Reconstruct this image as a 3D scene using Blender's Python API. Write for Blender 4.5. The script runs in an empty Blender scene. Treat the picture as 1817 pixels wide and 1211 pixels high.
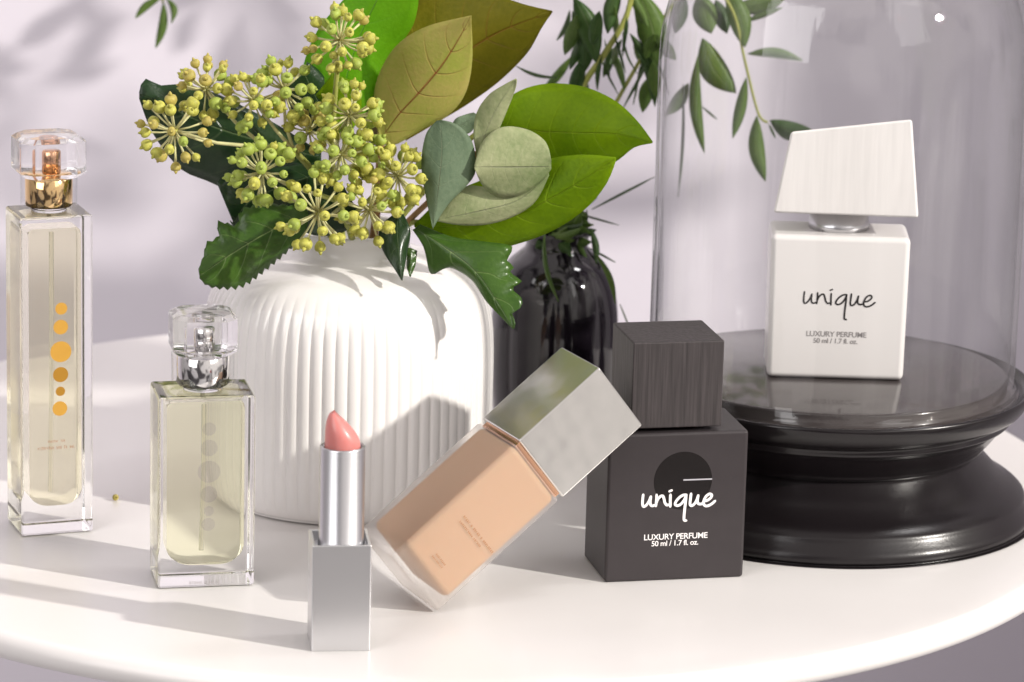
import bpy, bmesh, math, random
from mathutils import Vector, Matrix
R = math.radians
random.seed(7)
scene = bpy.context.scene
COL = scene.collection

# ------------------------------------------------------------------ camera
FPX = 7000.0
PITCH, ROLL, CAMH = R(14.0), R(1.45), 0.344
FW = Vector((0, math.cos(PITCH), -math.sin(PITCH)))
_up = Vector((0, math.sin(PITCH), math.cos(PITCH)))
_rt = Vector((1, 0, 0))
CR = _rt * math.cos(ROLL) + _up * math.sin(ROLL)
CU = _up * math.cos(ROLL) - _rt * math.sin(ROLL)
CAM = Vector((0, 0, CAMH))
cd = bpy.data.cameras.new('camera')
cd.sensor_width = 36.0
cd.lens = FPX / 1817.0 * 36.0
cd.clip_start = 0.05
cd.clip_end = 60
cd.dof.use_dof = True
cd.dof.focus_distance = 1.135
cd.dof.aperture_fstop = 21
cam = bpy.data.objects.new('camera', cd)
m = Matrix.Identity(4)
for i in range(3):
    m[i][0] = CR[i]; m[i][1] = CU[i]; m[i][2] = -FW[i]; m[i][3] = CAM[i]
cam.matrix_world = m
COL.objects.link(cam)
scene.camera = cam

# ------------------------------------------------------------------ world and lamps
world = bpy.data.worlds.new('World')
scene.world = world
world.use_nodes = True
wn = world.node_tree.nodes; wl = world.node_tree.links
bg = wn['Background']
bg.inputs['Strength'].default_value = 0.56
tc = wn.new('ShaderNodeTexCoord')
dotr = wn.new('ShaderNodeVectorMath'); dotr.operation = 'DOT_PRODUCT'
dotr.inputs[1].default_value = Vector((0.75, -0.45, 0.45)).normalized()
wl.new(tc.outputs['Generated'], dotr.inputs[0])
ramp = wn.new('ShaderNodeValToRGB')
e = ramp.color_ramp.elements
e[0].position = 0.0; e[0].color = (0.42, 0.39, 0.385, 1)
e[1].position = 1.0; e[1].color = (1.25, 1.18, 1.12, 1)
x = ramp.color_ramp.elements.new(0.45); x.color = (0.72, 0.685, 0.69, 1)
mr = wn.new('ShaderNodeMapRange')
mr.inputs['From Min'].default_value = -1; mr.inputs['From Max'].default_value = 1
wl.new(dotr.outputs['Value'], mr.inputs['Value'])
wl.new(mr.outputs['Result'], ramp.inputs['Fac'])
wnz = wn.new('ShaderNodeTexNoise'); wnz.inputs['Scale'].default_value = 2.2; wnz.inputs['Detail'].default_value = 1.0
wl.new(tc.outputs['Generated'], wnz.inputs['Vector'])
wr = wn.new('ShaderNodeValToRGB')
wr.color_ramp.elements[0].position = .40; wr.color_ramp.elements[0].color = (.16, .15, .16, 1)
wr.color_ramp.elements[1].position = .52; wr.color_ramp.elements[1].color = (1.35, 1.32, 1.32, 1)
wl.new(wnz.outputs['Fac'], wr.inputs['Fac'])
wmx = wn.new('ShaderNodeMix'); wmx.data_type = 'RGBA'; wmx.blend_type = 'MULTIPLY'; wmx.inputs[0].default_value = 1
wl.new(ramp.outputs['Color'], wmx.inputs[6]); wl.new(wr.outputs['Color'], wmx.inputs[7])
wl.new(wmx.outputs[2], bg.inputs['Color'])

AZ, EL = R(26.0), R(27.0)
LDIR = Vector((-math.cos(EL) * math.cos(AZ), math.cos(EL) * math.sin(AZ), -math.sin(EL)))
TGT = Vector((0.0, 1.15, 0.03))
ld = bpy.data.lights.new('key_lamp', 'SPOT')
ld.energy = 490
ld.color = (1.0, 0.95, 0.88)
ld.shadow_soft_size = 0.045
ld.spot_size = R(50)
ld.spot_blend = 0.3
lo = bpy.data.objects.new('key_lamp', ld)
lo.location = TGT - LDIR * 3.2
lo.rotation_euler = LDIR.to_track_quat('-Z', 'Y').to_euler()
COL.objects.link(lo)
try:
    ld.cycles.is_caustics_light = True
except Exception:
    pass

def area(name, loc, tgt, size, energy, color=(1, 1, 1), sy=None):
    a = bpy.data.lights.new(name, 'AREA'); a.energy = energy; a.color = color
    a.shape = 'RECTANGLE'; a.size = size; a.size_y = sy or size
    o = bpy.data.objects.new(name, a); o.location = loc
    o.rotation_euler = (Vector(tgt) - Vector(loc)).to_track_quat('-Z', 'Y').to_euler()
    COL.objects.link(o)
    return o
area('window_softbox', (0.9, 0.2, 0.9), (0, 1.15, 0), 0.5, 2.0, (1.0, 0.97, 0.95), 0.8)
area('top_softbox', (0.55, 1.2, 0.95), (.1, 1.13, 0.02), 0.12, 1.4, (1.0, 0.98, 0.98), 0.16)
area('fill_softbox', (-0.9, 0.1, 0.7), (0, 1.15, 0), 0.9, 8.0, (1.0, 0.98, 0.98), 0.9)

scene.view_settings.view_transform = 'Standard'
scene.view_settings.look = 'None'
scene.view_settings.exposure = -0.01
scene.view_settings.gamma = 1.0
cy = scene.cycles
scene.render.engine = 'CYCLES'
cy.use_denoising = True
cy.max_bounces = 16
cy.diffuse_bounces = 4
cy.glossy_bounces = 6
cy.transmission_bounces = 14
cy.transparent_max_bounces = 24
cy.caustics_reflective = False
cy.caustics_refractive = False
cy.sample_clamp_indirect = 6
cy.use_adaptive_sampling = True
cy.adaptive_threshold = 0.02

# ------------------------------------------------------------------ helpers
def at(px, py, Y):
    """the world point at depth Y seen in the photograph at this pixel"""
    d = FW + CR * ((px - 908.5) / FPX) - CU * ((py - 605.5) / FPX)
    return CAM + d * (Y / d.y)

def tag(o, label=None, cat=None, group=None, kind=None):
    if label: o['label'] = label
    if cat: o['category'] = cat
    if group: o['group'] = group
    if kind: o['kind'] = kind
    return o

def empty(name, loc=(0, 0, 0), rz=0.0, label=None, cat=None, group=None):
    o = bpy.data.objects.new(name, None)
    o.empty_display_size = 0.01
    o.location = loc; o.rotation_euler = (0, 0, rz)
    COL.objects.link(o)
    return tag(o, label, cat, group)

def link(name, me, mat=None, parent=None, loc=None, smooth=True, wn_mod=False):
    if mat is not None:
        if isinstance(mat, (list, tuple)):
            for k in mat: me.materials.append(k)
        else:
            me.materials.append(mat)
    for p in me.polygons: p.use_smooth = smooth
    o = bpy.data.objects.new(name, me)
    COL.objects.link(o)
    if parent is not None: o.parent = parent
    if loc is not None: o.location = loc
    if wn_mod:
        w = o.modifiers.new('wn', 'WEIGHTED_NORMAL'); w.weight = 90; w.keep_sharp = False
    return o

def pydata(verts, faces):
    me = bpy.data.meshes.new('m'); me.from_pydata([tuple(v) for v in verts], [], faces); me.update()
    return me

def bm_me(bm):
    bmesh.ops.recalc_face_normals(bm, faces=bm.faces)
    me = bpy.data.meshes.new('m'); bm.to_mesh(me); bm.free(); return me

def rbox(x0, x1, y0, y1, z0, z1, r=0.001, seg=3, taper=None):
    bm = bmesh.new()
    bmesh.ops.create_cube(bm, size=1)
    for v in bm.verts:
        v.co = Vector((x0 + (v.co.x + .5) * (x1 - x0), y0 + (v.co.y + .5) * (y1 - y0), z0 + (v.co.z + .5) * (z1 - z0)))
    if taper: taper(bm)
    if r > 0:
        bmesh.ops.bevel(bm, geom=list(bm.edges), offset=r, segments=seg, profile=0.5, affect='EDGES', clamp_overlap=True)
    return bm_me(bm)

def lathe(prof, n=96, rfun=None, closed_top=False, closed_bottom=False):
    verts, faces = [], []
    for (r, z) in prof:
        for k in range(n):
            a = 2 * math.pi * k / n
            rr = r * (rfun(a, r, z) if rfun else 1.0)
            verts.append((rr * math.cos(a), rr * math.sin(a), z))
    for j in range(len(prof) - 1):
        for k in range(n):
            k2 = (k + 1) % n
            faces.append((j * n + k, j * n + k2, (j + 1) * n + k2, (j + 1) * n + k))
    if closed_bottom: faces.append(tuple(range(n - 1, -1, -1)))
    if closed_top: faces.append(tuple((len(prof) - 1) * n + k for k in range(n)))
    me = pydata(verts, faces)
    bm = bmesh.new(); bm.from_mesh(me); bpy.data.meshes.remove(me)
    return bm_me(bm)

def smoothprof(pts, sub=4):
    """Catmull-Rom through profile points"""
    out = []
    P = [pts[0]] + list(pts) + [pts[-1]]
    for i in range(1, len(P) - 2):
        p0, p1, p2, p3 = P[i - 1], P[i], P[i + 1], P[i + 2]
        for s in range(sub):
            t = s / sub
            out.append(tuple(0.5 * ((2 * p1[k]) + (-p0[k] + p2[k]) * t + (2 * p0[k] - 5 * p1[k] + 4 * p2[k] - p3[k]) * t * t
                                    + (-p0[k] + 3 * p1[k] - 3 * p2[k] + p3[k]) * t ** 3) for k in range(len(p1))))
    out.append(tuple(pts[-1]))
    return out

def tube_data(pts, rads, n=8, verts=None, faces=None):
    verts = [] if verts is None else verts
    faces = [] if faces is None else faces
    base = len(verts)
    pts = [Vector(p) for p in pts]
    N = len(pts)
    ref = Vector((0.3, 0.2, 1)).normalized()
    for i, p in enumerate(pts):
        t = (pts[min(i + 1, N - 1)] - pts[max(i - 1, 0)])
        if t.length < 1e-9: t = Vector((0, 0, 1))
        t.normalize()
        a = t.cross(ref)
        if a.length < 1e-3: a = t.cross(Vector((1, 0, 0)))
        a.normalize(); b = t.cross(a)
        r = rads[i] if isinstance(rads, (list, tuple)) else rads
        for k in range(n):
            an = 2 * math.pi * k / n
            verts.append(p + a * (r * math.cos(an)) + b * (r * math.sin(an)))
    for i in range(N - 1):
        for k in range(n):
            k2 = (k + 1) % n
            faces.append((base + i * n + k, base + i * n + k2, base + (i + 1) * n + k2, base + (i + 1) * n + k))
    faces.append(tuple(base + k for k in range(n - 1, -1, -1)))
    faces.append(tuple(base + (N - 1) * n + k for k in range(n)))
    return verts, faces

# ------------------------------------------------------------------ materials
def newmat(name):
    mt = bpy.data.materials.new(name); mt.use_nodes = True
    nt = mt.node_tree
    return mt, nt, nt.nodes, nt.links, nt.nodes['Principled BSDF']

def P(name, col, rough=0.5, metal=0.0, trans=0.0, ior=1.45, coat=0.0, spec=None, sss=0.0, sssr=(1, .5, .3), ssss=0.003,
      bump=None, var=None, emi=None):
    mt, nt, N, L, b = newmat(name)
    b.inputs['Base Color'].default_value = (*col, 1)
    b.inputs['Roughness'].default_value = rough
    b.inputs['Metallic'].default_value = metal
    b.inputs['Transmission Weight'].default_value = trans
    b.inputs['IOR'].default_value = ior
    b.inputs['Coat Weight'].default_value = coat
    if spec is not None: b.inputs['Specular IOR Level'].default_value = spec
    if sss:
        b.inputs['Subsurface Weight'].default_value = sss
        b.inputs['Subsurface Radius'].default_value = sssr
        b.inputs['Subsurface Scale'].default_value = ssss
    tcn = N.new('ShaderNodeTexCoord')
    if var:   # (scale vector, amount)
        sc, amt = var
        mp = N.new('ShaderNodeMapping'); mp.inputs['Scale'].default_value = sc
        nz = N.new('ShaderNodeTexNoise'); nz.inputs['Scale'].default_value = 1; nz.inputs['Detail'].default_value = 6
        L.new(tcn.outputs['Object'], mp.inputs[0]); L.new(mp.outputs[0], nz.inputs['Vector'])
        mx = N.new('ShaderNodeMapRange')
        mx.inputs['From Min'].default_value = .3; mx.inputs['From Max'].default_value = .7
        mx.inputs['To Min'].default_value = 1 - amt; mx.inputs['To Max'].default_value = 1 + amt
        L.new(nz.outputs['Fac'], mx.inputs['Value'])
        vm = N.new('ShaderNodeVectorMath'); vm.operation = 'SCALE'
        vm.inputs[0].default_value = col
        L.new(mx.outputs[0], vm.inputs['Scale']); L.new(vm.outputs[0], b.inputs['Base Color'])
    if bump:  # (scale vector, strength, distance)
        sc, st, di = bump
        mp = N.new('ShaderNodeMapping'); mp.inputs['Scale'].default_value = sc
        nz = N.new('ShaderNodeTexNoise'); nz.inputs['Scale'].default_value = 1; nz.inputs['Detail'].default_value = 4
        L.new(tcn.outputs['Object'], mp.inputs[0]); L.new(mp.outputs[0], nz.inputs['Vector'])
        bp = N.new('ShaderNodeBump'); bp.inputs['Strength'].default_value = st; bp.inputs['Distance'].default_value = di
        L.new(nz.outputs['Fac'], bp.inputs['Height']); L.new(bp.outputs[0], b.inputs['Normal'])
    return mt

def thin_glass(name, tint=(.994, .996, .995), edge=(.74, .75, .76), f0=.035, rough=.015, wob=None):
    """thin clear glass: straight-through light, mirror reflection rising at grazing angles"""
    mt, nt, N, L, b = newmat(name)
    N.remove(b)
    out = [n for n in N if n.type == 'OUTPUT_MATERIAL'][0]
    lw = N.new('ShaderNodeLayerWeight'); lw.inputs['Blend'].default_value = .5
    p5 = N.new('ShaderNodeMath'); p5.operation = 'POWER'; p5.inputs[1].default_value = 5
    L.new(lw.outputs['Facing'], p5.inputs[0])
    ml = N.new('ShaderNodeMath'); ml.operation = 'MULTIPLY_ADD'; ml.inputs[1].default_value = .9; ml.inputs[2].default_value = f0
    L.new(p5.outputs[0], ml.inputs[0])
    p3 = N.new('ShaderNodeMath'); p3.operation = 'POWER'; p3.inputs[1].default_value = 4
    L.new(lw.outputs['Facing'], p3.inputs[0])
    mc = N.new('ShaderNodeMix'); mc.data_type = 'RGBA'
    mc.inputs[6].default_value = (*tint, 1); mc.inputs[7].default_value = (*edge, 1)
    L.new(p3.outputs[0], mc.inputs[0])
    tr = N.new('ShaderNodeBsdfTransparent'); L.new(mc.outputs[2], tr.inputs['Color'])
    gl = N.new('ShaderNodeBsdfGlossy'); gl.inputs['Roughness'].default_value = rough
    if wob:
        tcn = N.new('ShaderNodeTexCoord')
        mp = N.new('ShaderNodeMapping'); mp.inputs['Scale'].default_value = wob[0]
        nz = N.new('ShaderNodeTexNoise'); nz.inputs['Scale'].default_value = 1; nz.inputs['Detail'].default_value = 3
        L.new(tcn.outputs['Object'], mp.inputs[0]); L.new(mp.outputs[0], nz.inputs['Vector'])
        bp = N.new('ShaderNodeBump'); bp.inputs['Strength'].default_value = wob[1]; bp.inputs['Distance'].default_value = wob[2]
        L.new(nz.outputs['Fac'], bp.inputs['Height']); L.new(bp.outputs[0], gl.inputs['Normal'])
    mx = N.new('ShaderNodeMixShader')
    L.new(ml.outputs[0], mx.inputs[0]); L.new(tr.outputs[0], mx.inputs[1]); L.new(gl.outputs[0], mx.inputs[2])
    L.new(mx.outputs[0], out.inputs['Surface'])
    return mt

def clear_glass(name, col=(1, 1, 1), ior=1.48, clear=0.4, rough=0.0, milk=0.0):
    """solid glass; a share of the light passes straight, standing for the focused light a sharp lamp sends through"""
    mt, nt, N, L, b = newmat(name)
    N.remove(b)
    out = [n for n in N if n.type == 'OUTPUT_MATERIAL'][0]
    g = N.new('ShaderNodeBsdfGlass'); g.inputs['IOR'].default_value = ior; g.inputs['Color'].default_value = (*col, 1)
    g.inputs['Roughness'].default_value = rough
    tr = N.new('ShaderNodeBsdfTransparent'); tr.inputs['Color'].default_value = (*col, 1)
    mx = N.new('ShaderNodeMixShader'); mx.inputs[0].default_value = clear
    L.new(g.outputs[0], mx.inputs[1]); L.new(tr.outputs[0], mx.inputs[2])
    last = mx.outputs[0]
    if milk:
        df = N.new('ShaderNodeBsdfDiffuse'); df.inputs['Color'].default_value = (.90, .87, .85, 1)
        m3 = N.new('ShaderNodeMixShader'); m3.inputs[0].default_value = milk
        L.new(last, m3.inputs[1]); L.new(df.outputs[0], m3.inputs[2]); last = m3.outputs[0]
    L.new(last, out.inputs['Surface'])
    return mt

def leafmat(name, c1, c2, vein, rough=.4, transl=.3, vein_w=.03, side=7.0, side_amt=.35, back=None, blotch=60, coat=0.0, tcol=None):
    mt, nt, N, L, b = newmat(name)
    out = [n for n in N if n.type == 'OUTPUT_MATERIAL'][0]
    uv = N.new('ShaderNodeUVMap'); uv.uv_map = 'uv'
    sp = N.new('ShaderNodeSeparateXYZ'); L.new(uv.outputs[0], sp.inputs[0])
    tcn = N.new('ShaderNodeTexCoord')
    nz = N.new('ShaderNodeTexNoise'); nz.inputs['Scale'].default_value = blotch; nz.inputs['Detail'].default_value = 5
    L.new(tcn.outputs['Object'], nz.inputs['Vector'])
    nz2 = N.new('ShaderNodeTexNoise'); nz2.inputs['Scale'].default_value = blotch * 14; nz2.inputs['Detail'].default_value = 2
    L.new(tcn.outputs['Object'], nz2.inputs['Vector'])
    def math_(op, a, bb=None, c=None):
        n = N.new('ShaderNodeMath'); n.operation = op
        for i, v in enumerate((a, bb, c)):
            if v is None: continue
            if isinstance(v, (int, float)): n.inputs[i].default_value = v
            else: L.new(v, n.inputs[i])
        return n.outputs[0]
    u, v = sp.outputs['X'], sp.outputs['Y']
    s = math_('ABSOLUTE', math_('MULTIPLY_ADD', v, 2.0, -1.0))
    mid = math_('SMOOTH_MAX', math_('SUBTRACT', 1.0, math_('DIVIDE', s, vein_w)), 0.0, .1)
    wob = math_('MULTIPLY', nz.outputs['Fac'], .25)
    ph = math_('ADD', math_('SUBTRACT', math_('MULTIPLY', u, side), math_('MULTIPLY', math_('POWER', s, 1.3), 1.1)), wob)
    fr = math_('ABSOLUTE', math_('SUBTRACT', math_('FRACT', ph), .5))
    sv = math_('MAXIMUM', math_('SUBTRACT', 1.0, math_('DIVIDE', fr, .045)), 0.0)
    sv = math_('MULTIPLY', sv, math_('MULTIPLY', math_('SUBTRACT', 1.0, s), side_amt))
    vv = math_('MINIMUM', math_('ADD', mid, sv), 1.0)
    mr_ = N.new('ShaderNodeMapRange'); mr_.inputs['From Min'].default_value = .35; mr_.inputs['From Max'].default_value = .65
    L.new(math_('MULTIPLY_ADD', nz2.outputs['Fac'], .3, math_('MULTIPLY', nz.outputs['Fac'], .7)), mr_.inputs['Value'])
    m1 = N.new('ShaderNodeMix'); m1.data_type = 'RGBA'
    m1.inputs[6].default_value = (*c1, 1); m1.inputs[7].default_value = (*c2, 1); L.new(mr_.outputs[0], m1.inputs[0])
    m2 = N.new('ShaderNodeMix'); m2.data_type = 'RGBA'; m2.inputs[7].default_value = (*vein, 1)
    L.new(m1.outputs[2], m2.inputs[6]); L.new(vv, m2.inputs[0])
    colr = m2.outputs[2]
    b.inputs['Roughness'].default_value = rough
    b.inputs['Coat Weight'].default_value = coat
    b.inputs['Coat Roughness'].default_value = .2
    b.inputs['Specular IOR Level'].default_value = .18
    L.new(colr, b.inputs['Base Color'])
    bp = N.new('ShaderNodeBump'); bp.inputs['Strength'].default_value = .8; bp.inputs['Distance'].default_value = .0005
    L.new(math_('SUBTRACT', math_('MULTIPLY', nz2.outputs['Fac'], .4), vv), bp.inputs['Height'])
    L.new(bp.outputs[0], b.inputs['Normal'])
    tl = N.new('ShaderNodeBsdfTranslucent')
    mg = N.new('ShaderNodeMix'); mg.data_type = 'RGBA'; mg.blend_type = 'MULTIPLY'; mg.inputs[0].default_value = 1
    mg.inputs[7].default_value = (*(tcol or (1.7, 1.9, .6)), 1); L.new(colr, mg.inputs[6]); L.new(mg.outputs[2], tl.inputs['Color'])
    mx = N.new('ShaderNodeMixShader'); mx.inputs[0].default_value = transl
    L.new(b.outputs[0], mx.inputs[1]); L.new(tl.outputs[0], mx.inputs[2]); L.new(mx.outputs[0], out.inputs['Surface'])
    return mt

M = {}
M['table'] = P('table_white_lacquer', (.83, .805, .79), .30, coat=.15, bump=((60, 60, 60), .10, .0002), var=((25, 25, 25), .012))
M['wall'] = P('wall_lavender_plaster', (.79, .745, .82), .9, bump=((60, 60, 60), .15, .001), var=((2.5, 2.5, 2.5), .05))
M['black_lacquer'] = P('black_lacquer', (.008, .006, .007), .24, coat=.08, bump=((500, 500, 500), .12, .0002))
M['black_satin'] = P('black_satin_lacquer', (.009, .007, .008), .27, spec=.5, bump=((1200, 1200, 1200), .25, .0001))
M['plate'] = P('brown_smoked_plate', (.055, .046, .045), .14, coat=.25)
M['jar'] = thin_glass('bell_jar_glass', wob=((90, 90, 6), .25, .002))
M['white_bottle'] = P('white_lacquered_glass', (.84, .81, .80), .32, coat=.3)
M['white_wood'] = P('white_grained_wood', (.84, .81, .795), .6, var=((700, 700, 45), .04), bump=((900, 900, 40), .22, .0002))
M['black_bottle'] = P('matt_black_lacquer', (.038, .032, .034), .42, spec=.42, bump=((1500, 1500, 1500), .15, .0001), var=((150, 150, 150), .06))
M['black_wood'] = P('black_stained_wood', (.042, .035, .036), .6, var=((900, 900, 45), .35), bump=((1000, 1000, 50), .5, .0003))
M['steel'] = P('polished_steel', (.80, .79, .79), .09, 1.0)
M['gold'] = P('polished_gold', (.86, .60, .30), .09, 1.0)
M['rose_gold'] = P('rose_gold_pump', (.80, .47, .30), .18, 1.0)
M['brushed'] = P('brushed_aluminium', (.66, .66, .68), .30, 1.0, bump=((60, 60, 3000), .12, .0001))
M['alu_box'] = P('satin_aluminium', (.74, .74, .75), .38, 1.0, bump=((3000, 60, 60), .10, .0001))
M['cap_metal'] = P('satin_silver_cap', (.78, .77, .74), .20, 1.0, bump=((14, 14, 14), .35, .004), var=((60, 60, 60), .05))
M['lip'] = P('coral_pink_lipstick', (.66, .235, .215), .34, sss=.3, sssr=(1, .3, .2), ssss=.002, coat=.25)
M['foundation'] = P('peach_foundation_liquid', (1.0, .62, .36), .5, sss=.25, sssr=(1, .6, .35), ssss=.004)
M['frost'] = clear_glass('frosted_glass', (1, .985, .975), 1.03, .45, .45, .13)
M['glass'] = clear_glass('bottle_glass', (.998, 1, .995), 1.45, .0)
M['cap_glass'] = clear_glass('stopper_glass', (.998, .998, .998), 1.48, .12)
M['liquid'] = clear_glass('perfume_liquid', (.993, .99, .875), .935, .22)
M['liquid_g'] = clear_glass('golden_perfume_liquid', (.993, .975, .87), .935, .22)
M['tubing'] = clear_glass('dip_tube', (.96, .96, .92), 1.15, .6)
M['gold_print'] = P('gold_foil_print', (.80, .44, .08), .32, .45)
M['dgold_print'] = P('dark_gold_foil_print', (.55, .28, .04), .3, .4)
M['silver_print'] = P('silver_foil_print', (.62, .61, .66), .35, .4)
M['silver_ghost'] = clear_glass('silver_ghost_print', (.88, .87, .92), 1.02, .9, .1)
M['flag'] = P('grey_flag_fabric', (.30, .28, .31), .9)
M['black_ink'] = P('black_ink', (.012, .010, .010), .5)
M['white_ink'] = P('white_ink', (.90, .87, .86), .5)
M['gloss_disc'] = P('glossy_black_print', (.012, .010, .010), .22)
M['grey_ink'] = P('grey_ink', (.30, .28, .28), .5)
M['brown_ink'] = P('brown_ink', (.40, .20, .10), .5)
M['ceramic'] = P('white_glazed_ceramic', (.90, .875, .855), .22, coat=.4, var=((30, 30, 30), .015), bump=((40, 40, 12), .06, .001))
M['black_ceramic'] = P('black_glass_vase', (.008, .006, .009), .06, coat=.6)
M['stem'] = P('green_stem', (.30, .32, .07), .5, var=((200, 200, 200), .15))
M['stalk'] = P('pale_stalk', (.56, .54, .27), .5, sss=.1, var=((300, 300, 300), .2))
M['wood_stem'] = P('brown_stem', (.34, .19, .08), .6, var=((200, 200, 200), .2))
M['berry_y'] = P('yellow_green_berry', (.46, .45, .085), .55, sss=.15, sssr=(.6, .8, .2), ssss=.001, var=((700, 700, 700), .30), bump=((1500, 1500, 1500), .5, .0002))
M['berry_g'] = P('green_berry', (.34, .42, .075), .55, sss=.15, sssr=(.6, .8, .2), ssss=.001, var=((300, 300, 300), .2))
M['berry_o'] = P('ochre_berry', (.44, .37, .09), .55, sss=.1, var=((300, 300, 300), .3))
M['l_salal'] = leafmat('salal_leaf_underside', (.42, .45, .09), (.54, .45, .15), (.40, .15, .05), .5, .30, .035, 6.0, .6, tcol=(1.4, 1.5, .6))
M['l_olive'] = leafmat('olive_brown_leaf', (.19, .19, .010), (.29, .26, .02), (.36, .20, .03), .45, .28, .03, 7.0, .6, tcol=(1.5, 1.4, .5))
M['l_bright'] = leafmat('bright_green_leaf', (.15, .27, .003), (.24, .38, .005), (.32, .46, .03), .5, .38, .02, 7.0, .5, tcol=(2.2, 1.9, .3))
M['l_lime'] = leafmat('lime_leaf', (.12, .32, .006), (.17, .40, .01), (.18, .36, .06), .4, .4, .02, 5.0, .2)
M['l_ivy'] = leafmat('ivy_leaf', (.03, .08, .010), (.06, .13, .018), (.24, .34, .12), .30, .12, .03, 4.5, .6, coat=.35)
M['l_dark'] = leafmat('dark_ivy_leaf', (.010, .032, .010), (.022, .05, .016), (.10, .15, .06), .28, .06, .03, 4.5, .5, coat=.4)
M['l_euc'] = leafmat('eucalyptus_leaf', (.22, .28, .12), (.42, .44, .25), (.42, .44, .30), .55, .20, .02, 6.0, .18, tcol=(1.3, 1.5, .8))
M['l_eucd'] = leafmat('eucalyptus_leaf_dark', (.11, .165, .10), (.17, .23, .14), (.30, .34, .22), .55, .15, .02, 6.0, .2, tcol=(1.3, 1.5, .8))
M['l_brown'] = leafmat('brown_grey_leaf', (.26, .20, .13), (.36, .28, .18), (.30, .16, .08), .5, .15, .03, 5.0, .3)
M['l_rus'] = leafmat('narrow_leaf', (.075, .14, .03), (.13, .20, .05), (.20, .26, .09), .4, .28, .05, 2.0, .1)
M['l_rusd'] = leafmat('narrow_leaf_dark', (.03, .07, .02), (.06, .11, .03), (.14, .18, .07), .35, .2, .05, 2.0, .1)

# ------------------------------------------------------------------ setting: wall, table
wall = link('wall', pydata([(-4, 1.62, -1.6), (4, 1.62, -1.6), (4, 1.62, 2.6), (-4, 1.62, 2.6)], [(0, 1, 2, 3)]), M['wall'])
tag(wall, 'plain pale lavender wall behind the white table', 'wall', kind='structure')

# unseen flags added out of frame to the right: they keep the key lamp off the lower and the right part of the wall
flag = tag(link('added_flag_board', rbox(.19, .563, 1.298, 1.302, -.5, .150, .0), M['flag'], smooth=False), 'low grey flag board added out of frame to the right to block light', 'flag board')
flag2 = tag(link('added_flag_board', rbox(.565, 1.5, 1.298, 1.302, -.5, .9, .0), M['flag'], smooth=False), 'tall grey flag board added out of frame to the far right to block light', 'flag board')
flag3 = tag(link('added_flag_board', rbox(.155, .36, 1.098, 1.102, .216, .290, .0), M['flag'], smooth=False), 'small grey flag board nearest the camera, added out of frame to the right to shade the table', 'flag board')  # added to shade the far left of the table
flag4 = tag(link('added_flag_board', rbox(.20, .356, 1.304, 1.308, .12, .245, .0), M['flag'], smooth=False), 'narrow upright grey flag board added out of frame just behind the low one to shade the wall', 'flag board')
TX, TY, TR = -0.0238, 1.2015, 0.2053
prof = [(.0001, 0), (.05, 0), (.10, 0), (.15, 0), (.18, 0), (TR - .010, 0)]
for k in range(17):
    a = math.pi * k / 16 - math.pi / 2          # full round edge
    prof.append((TR - .0042 + .0042 * math.cos(a), -.0040 - .0040 * math.sin(a)))
prof += [(TR - .010, -.0080), (.10, -.0080), (.0001, -.0080)]
tbl = empty('round_table', (TX, TY, 0), label='round white lacquered table that everything stands on', cat='table')
link('tabletop', lathe(prof, 200), M['table'], tbl)
link('pedestal_leg', lathe(smoothprof([(.0001, -.0082), (.03, -.0083), (.022, -.04), (.018, -.2), (.02, -.5), (.10, -.54), (.105, -.55), (.0001, -.551)], 3), 48), M['table'], tbl)

# ------------------------------------------------------------------ pedestal stand with bell jar
PX, PY = 0.0984, 1.1772
stand = empty('display_stand', (PX, PY, 0), label='turned black lacquered pedestal stand under the glass bell jar', cat='stand')
foot = smoothprof([(.0001, .0003), (.0600, .0003), (.0634, .0004), (.0641, .0016), (.0638, .0032), (.0628, .0048), (.0617, .0066), (.0609, .0082), (.0588, .0100), (.0558, .0118),
                   (.0530, .0140), (.0505, .0166), (.0480, .0192), (.0462, .0212)], 4)
link('base', lathe(foot, 160), M['black_satin'], stand)
bowl = smoothprof([(.0462, .0212), (.0478, .0222), (.0484, .0234), (.0500, .0252), (.0520, .0278), (.0536, .0300), (.0552, .0310), (.0560, .0318), (.0562, .0334), (.0572, .0342),
                   (.0590, .0350), (.0604, .0368), (.0617, .0390), (.0622, .0408), (.0616, .0417), (.0604, .0414), (.0590, .0404), (.0578, .0400)], 4)
link('bowl', lathe(bowl, 160), M['black_lacquer'], stand)
plate = [(.0579, .0400), (.0542, .0400), (.0540, .0402), (.0540, .0434), (.0537, .0439), (.0530, .0441), (.0001, .0441)]
link('plate', lathe(plate, 160), M['plate'], stand)
JR = .0562
jar = empty('bell_jar', (PX, PY, .0402), label='clear glass bell jar dome standing over the white perfume bottle', cat='bell jar')
jp = [(JR + .0008, 0), (JR + .0012, .0012), (JR + .0006, .0022), (JR, .003)] + [(JR, z) for z in (.01, .03, .06, .085, .098)]
for k in range(1, 17):
    a = math.pi / 2 * k / 16
    jp.append((max(JR * math.cos(a), .0001), .100 + .058 * math.sin(a)))
link('dome', lathe(jp, 160), M['jar'], jar)
jpi = [(max(r - .0016, .0001), z) for r, z in jp[3:-1]] + [(.0001, .1565)]
link('inner_dome', lathe(jpi, 160), M['jar'], jar)
link('knob', lathe(smoothprof([(.0001, .157), (.006, .158), (.0065, .161), (.011, .170), (.012, .178), (.008, .186), (.0001, .188)], 4), 48), M['cap_glass'], jar)

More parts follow.
